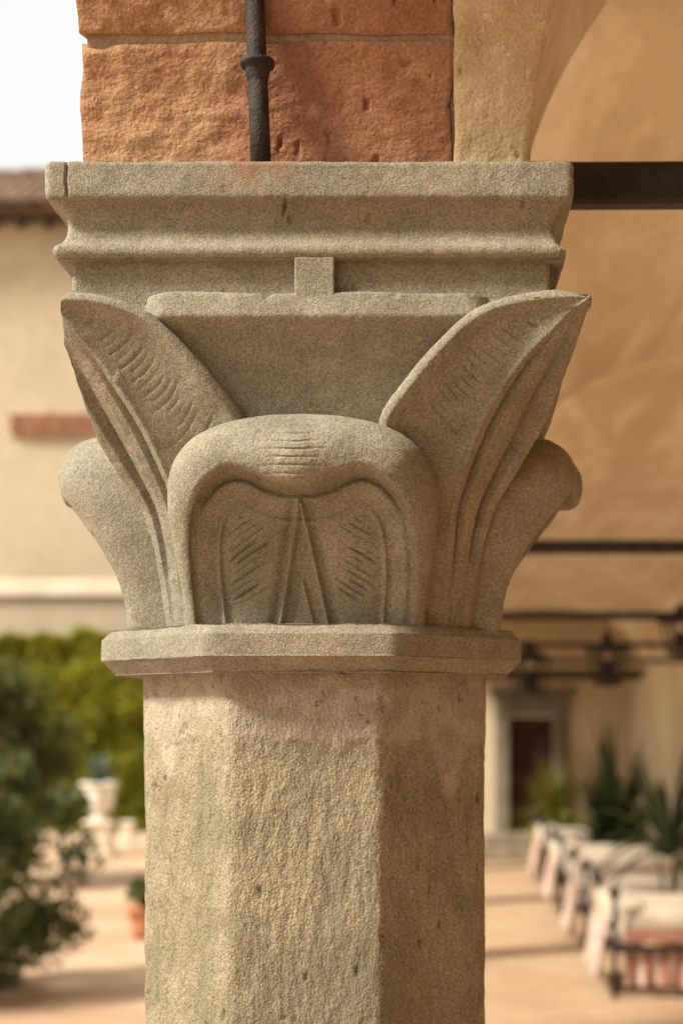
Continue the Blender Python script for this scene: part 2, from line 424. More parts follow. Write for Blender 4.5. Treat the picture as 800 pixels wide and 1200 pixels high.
# astragal (octagonal ring)
AST = .1942
prof = cr([(.150, .0385), (AST-.0135, .0385), (AST-.0125, .0388), (AST-.001, .0508), (AST, .0522), (AST, .0697), (AST-.001, .0712), (AST-.0085, .0785), (AST-.010, .0792), (.150, .0795)], 90)
def ring_prof(prof, per, edge):
    rows = []
    n = 8*per; k = np.arange(n)/per; f = np.floor(k).astype(int); u = k-f; ang = R(-90)+f*R(45)
    for a, z in prof:
        h = a*math.tan(R(22.5)); x = (u*2-1)*h; ed = np.minimum(u, 1-u)*2*h; r = a-edge*np.exp(-ed/edge)*.5
        rows.append(np.stack([np.cos(ang)*r-np.sin(ang)*x, np.sin(ang)*r+np.cos(ang)*x, np.full(n, z+EYE)], 1))
    return np.array(rows)
P = ring_prof(prof, 60, .004)
nn = sect_normals(P)
P = P+nn*(.0012*fbm(P, 35, 3, 3)-.0022*sst(.5, .8, fbm(P, 60, 2, 12)))[..., None]
P[..., 0] -= .006
obj('astragal', grid_mesh('astragal', P, M['stone'], closed=True), col_root)

CAPX = .004                     # the capital sits a touch off the shaft's axis
# bell: chamfered square that rounds off towards the astragal
Hf = smooth_fn([(.070, .148), (.12, .150), (.17, .156), (.22, .167), (.26, .177), (.29, .186), (.315, .1985), (.3275, .2105)])
zb = np.concatenate([np.linspace(.070, .3275, 120), [.329, .3305, .332, .334], np.linspace(.336, .3515, 16), [.3532, .3545, .3552, .3555]])
n = 960; ph = (np.arange(n)+.5)/n*2*np.pi
rows = []
for z in zb:
    if z <= .3275: H = float(Hf(z))
    elif z < .3345: H = .2105+.0050*math.sin((z-.3275)/.007*math.pi/2)
    elif z < .352: H = .2155-.0030*(z-.3345)/.0175
    else: H = .2125-.008*((z-.352)/.0035)**2
    k = float(sst(.08, .30, z)); C = H*(1.03+.115*k)
    p = (ph+np.pi/4) % (np.pi/2)-np.pi/4; p2 = (ph) % (np.pi/2)-np.pi/4
    r1 = H/np.cos(p); r2 = C/np.cos(p2); e = .003
    r = -np.log(np.exp(-r1/e)+np.exp(-r2/e))*e
    rows.append(np.stack([r*np.cos(ph)+CAPX+.006*k, r*np.sin(ph), np.full(n, z+EYE)], 1))
P = np.array(rows); nn = sect_normals(P)
dz = .0022*fbm(P, 22, 2, 14); lipm = sst(.345, .354, P[..., 2]-EYE)
P[..., 2] += lipm*(dz-.004*gauss(P[..., 0]-CAPX+.036, .003))
P = P+nn*(.0007*fbm(P, 20, 2, 6)+.0005*fbm(P*np.array([1, 1, 1]), 140, 2, 7)-.0020*sst(.64, .85, fbm(P, 52, 2, 40)))[..., None]
top = P[-1:].copy(); top[..., 0] = (top[..., 0]-CAPX)*.8+CAPX; top[..., 1] *= .8
obj('bell', grid_mesh('bell', np.concatenate([P, top]), M['stone'], closed=True), col_root)

# neck block, bosses and abacus: rounded-square rings
def square_ring(prof, per, rad, wob=.001, seed=0):
    """prof rows (half width, z). per points per side"""
    rows = []
    for h, z in prof:
        pts = []
        for s in range(4):
            u = np.linspace(-1, 1, per, endpoint=False); x = u*h; y = np.full(per, -h)
            over = np.maximum(np.abs(x)-(h-rad), 0)
            # push the end of each side onto the rounded corner
            a = over/rad*(np.pi/4); xs = np.where(over > 0, np.sign(x)*(h-rad+rad*np.sin(a)), x); ys = np.where(over > 0, -(h-rad+rad*np.cos(a)), y)
            c, si = [(1, 0), (0, 1), (-1, 0), (0, -1)][s]
            pts.append(np.stack([xs*c-ys*si, xs*si+ys*c, np.full(per, z+EYE)], 1))
        rows.append(np.concatenate(pts))
    return np.array(rows)
Pn = square_ring([(.15, .3400)]+[(.2010, z) for z in np.linspace(.3405, .388, 40)], 260, .004)
nn = sect_normals(Pn); Pn = Pn+nn*(.0006*fbm(Pn, 28, 3, 50)-.0018*sst(.62, .8, fbm(Pn, 55, 2, 51)))[..., None]; Pn[..., 0] += CAPX
obj('neck_block', grid_mesh('neck_block', Pn, M['stone'], closed=True), col_root)
aprof = cr([(.150, .3818), (.206, .3818), (.2095, .3822), (.2130, .3845), (.2142, .3885), (.2128, .3925), (.2085, .3965), (.2052, .4035), (.2040, .4115), (.2050, .4185), (.2085, .4245), (.2140, .4285), (.2175, .4300), (.2188, .4318), (.2192, .4350)], 100)
aprof = np.vstack([aprof, [(.2192, z) for z in np.linspace(.4365, .4570, 26)], [(.2186, .4592), (.2172, .4604), (.2150, .4609), (.12, .4612), (.0, .4613)]])
P = square_ring(aprof, 420, .0065); nn = sect_normals(P)
lx, lz = P[..., 0], P[..., 2]-EYE; front = P[..., 1] < -.15
disp = .0007*fbm(P, 14, 2, 61)+.0005*fbm(P, 120, 2, 62)-.0020*sst(.66, .85, fbm(P, 60, 2, 63))
crack = front*gauss(lx+.2005+.0005*np.sin(lz*300), .0008)*sst(.428, .433, lz)*.0035
nick = front*(gauss(lx+.021, .0016)*gauss(lz-.4245-(lx+.021)*1.2, .0032)*.006+gauss(lx-.178, .0012)*gauss(lz-.4262, .0025)*.003)
worn = -.004*sst(.55, .8, fbm(P, 14, 2, 66))*np.exp(-np.abs(np.abs(lx)-np.abs(P[..., 1]))/.012)
P = P+nn*(disp-crack-nick+worn)[..., None]; P[..., 0] += CAPX
abacus = obj('abacus', grid_mesh('abacus', P, M['stone'], closed=True), col_root)
boss = MB().box(-.0166, .0166, -.2125, -.200, EYE+.348, EYE+.3835, .0012).mesh('boss', M['stone'])
for k in range(4):
    b = obj('boss', boss, col_root, (CAPX+.004, 0, 0), R(90*k))

# ---- curled (hood) leaf, built facing -Y
outl = cr([(.0995, .050), (.1000, .070), (.1010, .100), (.1055, .130), (.1095, .158), (.1110, .182), (.1085, .205), (.1005, .224), (.0880, .238), (.0700, .2485), (.0480, .2545), (.0200, .2568), (.001, .2570)], 300)
Ff = smooth_fn([(.045, .166), (.068, .1690), (.10, .1750), (.13, .1890), (.16, .2110), (.175, .2240), (.187, .2335), (.20, .2395), (.212, .2412), (.225, .2385), (.238, .2300), (.249, .2150), (.257, .1960)])
Bf = smooth_fn([(.045, .145), (.068, .146), (.12, .148), (.17, .153), (.22, .163), (.26, .175)])
Pf = smooth_fn([(.045, .152), (.068, .1545), (.10, .1610), (.13, .1720), (.16, .1885), (.19, .2075), (.22, .219)])
def g_of(u):   # column spacing, dense towards the outline
    return np.sign(u)*np.sin(np.abs(u)*np.pi/2*.985)/math.sin(np.pi/2*.985)*.55+u*.45
uu = np.linspace(-1, 1, 341); gg = np.clip(g_of(uu), -1, 1)
Wz, Zz = outl[:, :1]*1.045, outl[:, 1:2]-.003*sst(.2, .25, outl[:, 1:2])
X = Wz*gg[None, :]; Z = Zz+0*X; W = Wz+0*X
F_, B_, P_ = Ff(Z), Bf(Z), Pf(Z)
nexp = 3.4+4.6*sst(.205, .10, Z)
lat = np.clip(1-np.abs(gg[None, :])**nexp, 0, 1)**(1/np.minimum(nexp, 3.0))
# centre lobe droops and stands proud
F2 = F_+.0065*gauss(X, .024)*sst(.165, .19, Z)*sst(.245, .22, Z)-.003*gauss(np.abs(X)-.055, .02)*sst(.19, .21, Z)*sst(.24, .22, Z)
S = B_+(F2-B_)*lat
ax = np.abs(X)
# signed distance to the scalloped opening under the brow (positive inside)
bl = cr([(0, .1895), (.012, .1900), (.025, .1935), (.038, .1995), (.050, .2030), (.062, .2010), (.074, .1935), (.084, .1820), (.091, .1670), (.0945, .148), (.0955, .13), (.0950, .11), (.0935, .09), (.0925, .07), (.0920, .035)], 260)
pk = int(np.argmax(bl[:, 1]))
zc_in = np.interp(ax, bl[:pk+1, 0], bl[:pk+1, 1]); xb_out = np.interp(-Z, -bl[pk:, 1], bl[pk:, 0])
inside = (Z < bl[pk, 1]) & (ax < xb_out) & ((ax > bl[pk, 0]) | (Z < zc_in))
dist = np.full(X.shape, 9.0)
for bx_, bz_ in bl:
    for sx_ in (1, -1): dist = np.minimum(dist, (X-sx_*bx_)**2+(Z-bz_)**2)
d = np.where(inside, 1, -1)*np.sqrt(dist)
band = .0225; rollz = sst(.165, .195, Z)
toplip = sst(.150, .19, Z)
cove = np.where(d > 0, np.clip(1-d/band, 0, 1), 1)
cove_leg = np.where(d > 0, .62*cove**1.1, 1)
cove_top = np.where(d > 0, .10*np.clip(1-d/(band*.9), 0, 1), 1)
cv = cove_leg*(1-toplip)+cove_top*toplip
# panel with two lobes and a dart
dw = np.clip(.0215*(.1830-Z)/.108, 0, 1); below = sst(.184, .178, Z)
pan = P_.copy()
pan += .0042*(1-.75*toplip)*gauss(d-.0245, .0020)+.0035*sst(.024, .040, d)*(1-gauss(ax, .020))
pan -= .0040*gauss(ax-dw-.0055, .0045)*below
pan += below*(.0055*gauss(ax-dw, .0022)-.0010*(ax < dw))
dw2 = np.clip(.0100*(.119-Z)/.045, 0, 1)
pan += .0038*sst(.0012, -.0008, ax-dw2)*sst(.120, .117, Z)
# chisel strokes slanting down to the dart
ph_ = (Z+ax*.62+.0012*np.sign(X))*900+2.0*vnoise(np.stack([X, Z, X*0], -1), 45, 3); st_ = strokes(ph_+100*(X > 0), ax, .026, .068, 5)
stm = sst(.030, .034, d)*sst(.094, .104, Z)
pan -= .0030*st_*stm
Sin = pan+(np.minimum(S, F2)-.0030*(1-rollz)-.0075*rollz-pan)*cv
edge_t = sst(-.0004, .0011, d)
tr = np.clip((d+.0065)/.0065, 0, 1); roll = 1-np.sqrt(np.clip(1-tr**2, 0, 1))
tl = np.clip((d+.006)/.006, 0, 1); roll_leg = 1-np.sqrt(np.clip(1-tl**2, 0, 1))
Sout = S-.0075*roll*rollz-.0030*roll_leg*(1-rollz)
# strokes on the brow
br = np.clip(np.sin((Z+ax**2*2.0)*900+1.5*vnoise(np.stack([X, Z, X*0], -1), 40, 9)), 0, 1)**3*gauss(X+.002, .020)*sst(.193, .200, Z)*sst(.247, .238, Z)
Sout = Sout-.0014*br
Sin = Sin-.0060*gauss(d-.0030, .0030)*(.35+.65*rollz)
S = Sout*(1-edge_t)+Sin*edge_t
P = np.stack([X, -S, Z+EYE], -1)
nn = sect_normals(P)
amp = .0006*fbm(P, 40, 2, 81)+.0004*fbm(P, 170, 2, 82)-.0014*sst(.64, .85, fbm(P, 60, 2, 83))
P = P+nn*amp[..., None]*np.where(np.abs(gg)[None, :, None] > .985, 0, 1)
# fold the outline back into the bell
back = P[:, :1].copy(); back[..., 1] += .03; back2 = P[:, -1:].copy(); back2[..., 1] += .03
P = np.concatenate([back, P, back2], 1)
hood = grid_mesh('curled_leaf', P, M['stone'], flip=False); hood.set_sharp_from_angle(angle=R(38))
for k in range(4): obj('curled_leaf', hood, col_root, (CAPX-(.009, 0, 0, .011)[k], 0, .013 if k in (1, 3) else 0), R(90*k))

# ---- tall corner leaf, built on the diagonal: q across, rho outwards, z up
def dpt(q, rho, z):   # diagonal frame -> column frame, leaf on the (-x,-y) corner
    n_ = 1/math.sqrt(2); return np.stack([-rho*n_-q*n_, -rho*n_+q*n_, z+EYE], -1)
def corner_leaf(seed, blunt, reach, front):
    """blunt: the tip is worn off flat on the courtyard side; reach: extra flare of the tip"""
    E = [(.050, .156, .070), (.064, .161, .12), (.081, .169, .18), (.0926, .179, .22), (.0960, .1895, .251), (.0895, .2085, .275), (.0766, .2316, .304), (.0605, .2535, .328), (.0445, .2715, .3385), (.0270, .2890, .3430), (.0100, .304, .3440), (.0010, .311, .3435)]
    CS = [(.013, .175, .070), (.016, .182, .12), (.0225, .196, .18), (.0310, .220, .22), (.0355, .2420, .251), (.0330, .2600, .275), (.0255, .2785, .302), (.0170, .2915, .320), (.0105, .3005, .333), (.0050, .3080, .3385), (.0020, .3115, .3420), (.0004, .3120, .3435)]
    CF = [(.013, .174, .070), (.016, .180, .12), (.0215, .193, .18), (.0265, .2145, .22), (.0275, .2345, .251), (.0245, .2520, .275), (.0190, .2720, .302), (.0135, .2880, .320), (.0085, .2985, .333), (.0045, .3070, .3385), (.0020, .3112, .3420), (.0004, .3120, .3435)]
    ec, cs, cf = cr(E, 300), cr(CS, 300), cr(CF, 300)
    for a_ in (cs, cf): a_[:, 1] += reach*sst(.27, .354, a_[:, 2])
    ec[:, 1] += reach*sst(.27, .354, ec[:, 2])*sst(.05, .0, ec[:, 0])
    nw = 331; ww = np.linspace(-1, 1, nw); aw = np.abs(ww)[None, :]; sg = np.where(ww < 0, -1, 1)[None, :]
    sp = .45; ti = np.clip(aw/sp, 0, 1); to = np.clip((aw-sp)/(1-sp), 0, 1)
    isf = (sg == front)
    qc, rc, zc = [np.where(isf, cf[:, k:k+1], cs[:, k:k+1]) for k in range(3)]; qe, re, ze = [ec[:, k:k+1] for k in range(3)]
    r0 = np.minimum(cf[:, 1:2], cs[:, 1:2]); z0 = (cf[:, 2:3]+cs[:, 2:3])/2
    inner = (aw <= sp)
    q = np.where(inner, qc*ti, qc+(qe-qc)*to); rho = np.where(inner, r0+(rc-r0)*sst(.3, .75, ti), rc+(re-rc)*to); zz = np.where(inner, z0+(zc-z0)*ti, zc+(ze-zc)*to)
    hz = zc
    g = (sst(.318, .262, hz) if blunt else sst(.328, .285, hz))*np.interp(hz, [.07, .12, .2], [.0, .15, .95])
    prof = np.interp(ti, [0, .06, .12, .22, .30, .34, .38, .50, .58, .66, .71, 1.0], [.0006, .0004, .0000, -.0004, -.0010, -.0010, -.0035, -.0125, -.0130, -.0075, -.0020, .0])
    rho = rho+np.where(inner, prof*g, 0)
    ln = np.sqrt((qe-qc)**2+(re-rc)**2+(ze-zc)**2); de = (1-to)*ln; dc = to*ln
    rho = rho-np.where(inner, 0, .0075*np.sin(np.pi*to)*sst(.10, .2, hz)*sst(.352, .31, hz))
    lip = .0016*gauss(dc-.0015, .0022)*(~inner)*g
    rim = sst(.0125, .0085, de)*sst(.20, .24, ze)*(~inner)
    aq = np.abs(q); q3 = np.stack([q+seed, zz, q*0+seed], -1)
    hat = strokes((zz-aq*.85)*900+2.0*vnoise(q3, 40, 5)+50*seed+(ww[None, :] > 0)*77, to, .12, .80, 9)
    hm = sst(.014, .020, de)*sst(.006, .010, dc)*sst(.20, .24, zz)*(~inner)
    disp = .0014*rim-.0024*hat*hm+lip
    rho = rho+disp*.72; q2 = sg*(q+disp*.69)
    P = dpt(q2, rho, zz)
    ex = []
    for side in (0, -1):
        qe_, re_, ze_ = q2[:, side], rho[:, side], zz[:, side]; sgn = -1 if side == 0 else 1
        up = sst(.22, .25, ze_)*sst(-.004, .022, np.abs(qe_)); lst = []
        aqe = np.abs(qe_); ee = (re_-aqe)*.7071; ge = (re_+aqe)*.7071     # edge in the (towards-centre, outwards) frame
        te, tz = np.gradient(ee), np.gradient(ze_); tl_ = np.hypot(te, tz)+1e-9; ne, nz_ = -tz/tl_, te/tl_
        flip_ = np.where(ne > 0, -1, 1)*1.0; ne, nz_ = ne*flip_, np.abs(nz_)
        ne = np.convolve(np.pad(ne, 8, 'edge'), np.ones(17)/17, 'valid'); nz_ = np.convolve(np.pad(nz_, 8, 'edge'), np.ones(17)/17, 'valid')
        def off(db, bk):      # db along the edge normal, bk backwards
            e2, g2, z2 = ee+ne*db*up, ge-bk, ze_+nz_*db*up
            return dpt(sgn*(g2-e2)*.7071, (g2+e2)*.7071, z2)
        for a in (.12, .25, .5, .75, 1.0):
            s_, c_ = math.sin(a*np.pi/2), 1-math.cos(a*np.pi/2); lst.append(off(.0085*s_, .0090*c_*.8))
        for dd in (.006, .014, .040): lst.append(off(.0088, .0072+dd))
        ex.append(np.stack(lst, 1))
    P = np.concatenate([ex[0][:, ::-1], P, ex[1]], 1)
    cap = P[-1:, 8:-8].mean(1, keepdims=True)+np.array([0, 0, .0035]); capb = P[-1:]*.5+cap*.5; P = np.concatenate([P, capb, np.broadcast_to(cap, capb.shape)+(P[-1:]-cap)*.02], 0)
    nn = sect_normals(P); Q = P+seed
    P = P+nn*(.0005*fbm(Q, 38, 2, 91)+.0004*fbm(Q, 170, 2, 92)-.0014*sst(.64, .85, fbm(Q, 55, 2, 93)))[..., None]
    if blunt:
        zl_ = P[..., 2]-EYE
        lim = np.interp(zl_, [.22, .24, .27, .30, .315, .335, .35], [.190, .192, .199, .206, .2085, .2055, .201])+.0022*fbm(P, 45, 3, 71)
        e = .0012; P[..., 0] = np.logaddexp(P[..., 0]/e, -lim/e)*e
    return grid_mesh('corner_leaf', P, M['stone'], flip=False)
leaf_a, leaf_b = corner_leaf(0.0, 1, 0.0, -1), corner_leaf(2.7, 0, .015, 1)
for k in range(4): obj('corner_leaf', leaf_a if k == 0 else leaf_b, col_root, (CAPX, 0, 0), R(90*k))

# further columns of the arcade (same mesh data)
ordn = ['second', 'third', 'fourth', 'fifth', 'sixth']
for k in range(1, 6):
    c = copy_tree(col_root); c.location = (X0, D+k*BAY, 0)
    c["label"] = f"{ordn[k-1]} sandstone column of the arcade, hidden in line behind the near one"; c["group"] = "columns further along the arcade"
for k in (1, 2):
    c = copy_tree(col_root); c.location = (X0, D-k*BAY, 0)
    c["label"] = f"sandstone column {'one bay' if k == 1 else 'two bays'} behind the viewer"; c["group"] = "columns further along the arcade"

# ---------------------------------------------------------------- arcade wall, arches, vault
aw_root = thing('arcade_wall', 'brick and plaster arcade wall rising above the sandstone capital', 'wall', (0, 0, 0))
def soffit_mesh(name, x0, x1, cy, mat, inset=0.0, nx=6, na=96, b0=0.0, b1=np.pi, z0=ZS, disp=None):
    """elliptical underside of one arch along Y centred at cy"""
    b = np.linspace(b0, b1, na); xs = np.linspace(x0, x1, nx)
    y = cy-(HSY+inset)*np.cos(b); z = z0+(RISE+inset)*np.sin(b)
    P = np.stack([np.broadcast_to(xs[None, :], (na, nx)), np.broadcast_to(y[:, None], (na, nx)), np.broadcast_to(z[:, None], (na, nx))], -1).copy()
    if disp is not None: P = disp(P, b)
    return grid_mesh(name, P, mat)
TOPZ = 4.35
bay_c = [D+(k+.5)*BAY for k in range(-NBACK, NFWD)]
for i, cy in enumerate(bay_c):
    near = (i == NBACK-1)
    if near: obj('mortar_bed', soffit_mesh('mortar_bed', PIER_L+.006, .018, cy, M['mortar'], .0045), aw_root)
    else:
        if cy-HSY > END_Y: continue
        obj('arch_soffit', soffit_mesh('arch_soffit', PIER_L, PIER_R, cy, M['brick']), aw_root)
    # spandrel face towards the courtyard
    b = np.linspace(0, np.pi, 49); e = .006 if near else 0
    lo = np.stack([np.full(49, PIER_L+e), cy-(HSY+1.5*e)*np.cos(b), ZS+(RISE+1.5*e)*np.sin(b)], -1); hi = lo.copy(); hi[:, 2] = TOPZ
    obj('spandrel', grid_mesh('spandrel', np.stack([hi, lo]), M['brick']), aw_root)
for k in range(-NBACK, NFWD):   # pier blocks between the arches
    yc = D+k*BAY
    pb = MB().box(PIER_L+(.012 if k == 0 else 0), PIER_R-.002, yc-PIER_H+.012, yc+PIER_H-.004, ZS-.001, TOPZ, 0)
    pb.build('pier', M['mortar'] if k == 0 else M['brick'], aw_root)
# near arch: individual bricks on the underside, one to a course, and the plaster strip on the corridor side
cyn = bay_c[NBACK-1]
bfine = np.linspace(0, np.pi, 4001); yy = cyn-HSY*np.cos(bfine); zz_ = ZS+RISE*np.sin(bfine)
sarc = np.concatenate([[0], np.cumsum(np.hypot(np.diff(yy), np.diff(zz_)))])
Ltot = sarc[-1]
def arch_pt(s, dep):   # point on the underside at arc length s, dep = depth into the masonry; parameter runs from the far springing at b=pi
    bb = np.interp(Ltot-s, sarc, bfine)
    y = cyn-HSY*np.cos(bb); z = ZS+RISE*np.sin(bb)
    ny = -np.cos(bb)/HSY; nz = np.sin(bb)/RISE; l = np.hypot(ny, nz); return y+ny/l*dep, z+nz/l*dep
def brick_mesh(s0, s1, x0, x1, seed, fine):
    nx, ns = (150, 70) if fine else (14, 8)
    ux = np.linspace(0, 1, nx); us = np.linspace(0, 1, ns)
    Xg = x0+(x1-x0)*ux[None, :]+0*us[:, None]; Sg = s0+(s1-s0)*us[:, None]+0*ux[None, :]
    ed = np.minimum(np.minimum(Xg-x0, x1-Xg), np.minimum(Sg-s0, s1-Sg))
    q3 = np.stack([Xg, Sg, Xg*0+seed*3.1], -1)
    dep = .0016*np.exp(-ed/.003)+.0022*fbm(q3, 24, 3, seed)+.0012*fbm(q3, 90, 3, seed+5)
    # smeared trowel ridges and pits
    dep = dep-.0022*fbm(q3*np.array([.7, 1.6, 1])+.012*fbm(q3, 30, 2, seed+3)[..., None], 34, 3, seed+9)*sst(-.06, -.16, Xg)
    dep = dep+.004*sst(.45, .7, fbm(q3*np.array([1.6, .8, 1]), 75, 2, seed+13))*sst(-.2, -.12, Xg)
    if fine: # a worn hollow at the left end of the joint
        dep = dep+.008*gauss(Sg-s1, .006)*sst(-.27, -.29, Xg)
    # wobble of the outline
    Sg = Sg+.0022*vnoise(np.stack([Xg, Sg*0+s0, Xg*0], -1), 22, seed)*np.where(us[:, None] > .5, 1, -1)*sst(.1, .0, np.minimum(us, 1-us))[:, None]
    Xg = Xg+.0025*vnoise(np.stack([Sg, Sg*0, Sg*0+seed], -1), 30, seed+2)*(np.abs(ux[None, :]-.5)*2)**8
    y, z = arch_pt(Sg, dep); P = np.stack([Xg, y, z], -1)
    # side skirts into the joint
    def push(Q, S_):
        yb, zb_ = arch_pt(S_, .06); return np.stack([Q[..., 0], yb, zb_], -1)
    top, bot = push(P[-1:], Sg[-1:]), push(P[:1], Sg[:1]); P = np.concatenate([bot, P, top], 0); S2 = np.concatenate([Sg[:1], Sg, Sg[-1:]], 0)
    l, r = push(P[:, :1], S2[:, :1]), push(P[:, -1:], S2[:, -1:]); P = np.concatenate([l, P, r], 1)
    me = grid_mesh('brick', P, M['brick']); me.set_sharp_from_angle(angle=R(50)); return me
s, k = 0.0, 0
rr = random.Random(4)
while s < Ltot-.06:
    h = .122 if k == 0 else rr.uniform(.112, .126)
    h = min(h, Ltot-s-.004)
    obj('brick', brick_mesh(s+.001, s+h-.0055, PIER_L, .0152, 3+k*11, k < 3), aw_root)
    s += h; k += 1
def strip_disp(P, b):
    q3 = P.copy(); ny = np.stack([P[..., 0]*0, -np.cos(b)[:, None]/HSY+P[..., 0]*0, np.sin(b)[:, None]/RISE+P[..., 0]*0], -1); ny /= np.linalg.norm(ny, axis=2, keepdims=True)
    dd = .0022*fbm(q3, 26, 3, 5)+.0009*fbm(q3, 120, 2, 8)+.003*sst(.62, .85, fbm(q3, 90, 2, 6))
    e0 = np.exp(-(PIER_R-P[..., 0])/.004)*.004+np.exp(-(P[..., 0]-.0165)/.003)*.003
    P = P+ny*(dd+e0)[..., None]
    gx = CX-HSX*np.abs(np.cos(b)); fx = ((P[..., 0]-.0165)/(PIER_R-.0165)); P[..., 0] = .0165+fx*(gx[:, None]-.0165); P = P-ny*.004
    P[..., 0] += (.0016*vnoise(np.stack([P[..., 2], P[..., 1], P[..., 0]*0], -1), 60, 3))*np.where(np.arange(P.shape[1]) == 0, 1, 0)[None, :]
    return P
st = soffit_mesh('plaster_strip', .0165, PIER_R, cyn, M['strip'], 0, 40, 900, 0, np.pi, ZS, strip_disp)
obj('plaster_strip', st, aw_root)

# groin vault over the corridor, one web mesh per bay joined as one ceiling
NA = 72
def smax(a, b, crisp=False):
    k = (.004 if crisp else .03)+.12*sst(.2, .7, np.maximum(a, b)); return np.maximum(a, b)+k*np.log1p(np.exp(-np.abs(a-b)/k))-k*math.log(2)*np.exp(-np.abs(a-b)/k*.7)*0
al = np.linspace(0, np.pi, NA+1); xs = CX-HSX*np.cos(al); zA = RISE*np.sin(al)
Vs, Fs, base = [], [], 0
for k, cy in enumerate(bay_c):
    ys = cy-HSY*np.cos(al); zB = RISE*np.sin(al)
    ys = np.concatenate([[cy-BAY/2], ys, [cy+BAY/2]]); zB = np.concatenate([[0], zB, [0]])
    P = np.stack(np.broadcast_arrays(xs[None, :], ys[:, None], ZS+smax(zA[None, :], zB[:, None], k == NBACK-1)), -1)
    P = P.copy(); P[..., 2] += .008*fbm(P, 1.5, 3, 4)*np.minimum(1, np.maximum(zA[None, :], zB[:, None])/.2)
    if cy+BAY/2 > END_Y: P[..., 1] = np.minimum(P[..., 1], END_Y+.05)
    Vs.append(P.reshape(-1, 3)); Fs.append(grid_faces(len(ys), NA+1)+base); base += P.shape[0]*P.shape[1]
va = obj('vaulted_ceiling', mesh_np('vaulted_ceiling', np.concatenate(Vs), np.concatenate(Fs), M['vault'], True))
va.data.set_sharp_from_angle(angle=R(24))
tag(va, 'ochre plaster groin vault over the corridor with pale washed patches and painted-in light bands', 'ceiling')
Y0 = D-NBACK*BAY-PIER_H
rs = MB().box(PIER_L-.1, WALL_X+.5, Y0, END_Y+.5, TOPZ+.003, TOPZ+.12, .01).build('sun_block_roof', M['tile']); tag(rs, 'unseen low roof added over the vaulted corridor to block the sun', 'roof')  # unseen slab, put over the corridor to block sun
wl = MB().box(WALL_X, WALL_X+.3, Y0, END_Y+.3, -.11, TOPZ, 0).build('corridor_wall', M['wall']); tag(wl, 'sunny cream plaster wall along the right of the corridor', 'wall')
wb = MB().box(PIER_R-.2, WALL_X-.002, Y0-.3, Y0-.002, -.11, TOPZ, 0).build('added_back_wall', M['wall']); tag(wb, 'unseen plaster wall added behind the viewer to keep light out', 'wall')  # unseen wall, added to stop light coming from behind on the right
# end wall with door
ew = thing('end_wall', 'ochre end wall of the corridor around the dark doorway', 'wall', (0, END_Y, 0))
dx0, dx1, dz0, dz1 = .93, 1.47, .325, 1.75
w = MB(); w.box(-.6, dx0, 0, .28, -.11, TOPZ); w.box(dx1, WALL_X-.002, 0, .28, -.11, TOPZ); w.box(dx0, dx1, 0, .28, dz1, TOPZ); w.box(dx0, dx1, 0, .28, -.11, dz0)
w.build('wall_face', M['wall'], ew)
dr = thing('panelled_door', 'dark red panelled door in a grey stone surround at the corridor end', 'door', (1.2, END_Y, dz0))
for sx in (-1, 1):
    lf = MB().box(min(sx*.0005, sx*.272), max(sx*.0005, sx*.272), .10, .145, .004, dz1-dz0-.003, .004).build('door_leaf', M['door'], dr)
    for (a, b) in ((.10, .62), (.72, 1.28)):
        MB().box(sx*.138-.085, sx*.138+.085, .086, .102, a, b, .006).build('door_panel', M['door'], lf)
    MB().lathe([(0, 0), (.016, .004), (.02, .02), (.012, .034), (0, .036)], 10, (sx*.04, .08, .66)).build('door_knob', M['iron'], lf)
fr = thing('stone_door_frame', 'grey stone door surround with moulded lintel on the end wall', 'door frame', (1.2, END_Y, dz0))
for sx in (-1, 1):
    MB().box(min(sx*.275, sx*.455), max(sx*.275, sx*.455), -.06, -.002, -.30, 1.45, .008).box(min(sx*.285, sx*.39), max(sx*.285, sx*.39), -.085, -.058, -.3, 1.43, .006).build('jamb', M['frame'], fr)
MB().box(-.46, .46, -.07, -.002, 1.452, 1.66, .01).box(-.50, .50, -.12, -.001, 1.662, 1.72, .01).box(-.53, .53, -.16, -.001, 1.722, 1.775, .012).build('lintel', M['frame'], fr)
stp = thing('door_steps', 'two worn stone steps below the dark red door', 'steps', (1.2, END_Y, 0))
MB().box(-.75, .75, -.42, -.002, .001, .162, .012).build('step', M['step'], stp); MB().box(-.62, .62, -.30, -.088, .164, .322, .012).build('step', M['step'], stp)

# iron ties across the corridor
nm = ['thick black iron tie bar beside the abacus, nearest the viewer', 'black iron tie bar, second from the viewer, crossing under the vault', 'black iron tie bar, third from the viewer', 'black iron tie bar, fourth from the viewer', 'black iron tie bar, fifth from the viewer', 'black iron tie bar nearest the end wall']
for k in range(6):
    y = D+k*BAY
    if y > END_Y-.1: break
    n_ = 40; P = []
    xs_ = np.linspace(-.06, WALL_X+.05, n_)
    hh, ww_ = .0205, .0125
    ring = [(-1, -1), (1, -1), (1, 1), (-1, 1)]
    sect = []
    for (cx_, cz_) in [(-.7, -1), (.7, -1), (1, -.8), (1, .8), (.7, 1), (-.7, 1), (-1, .8), (-1, -.8)]: sect.append((cx_*ww_, cz_*hh))
    sect = np.array(sect)
    P = np.stack([np.broadcast_to(xs_[None, :], (8, n_)), sect[:, 0][:, None]+0*xs_[None, :], sect[:, 1][:, None]+0*xs_[None, :]], -1).copy()
    P = P+.0012*np.stack([P[..., 0]*0, fbm(P, 9, 2, 3+k), fbm(P, 7, 2, 9+k)], -1)
    P = np.transpose(P, (1, 0, 2))
    o = obj('iron_tie_bar', grid_mesh('iron_tie_bar', P, M['iron'], closed=True, smooth=False), None, (0, y, EYE+.5180))
    tag(o, nm[k], 'tie bar', 'iron ties under the vault')

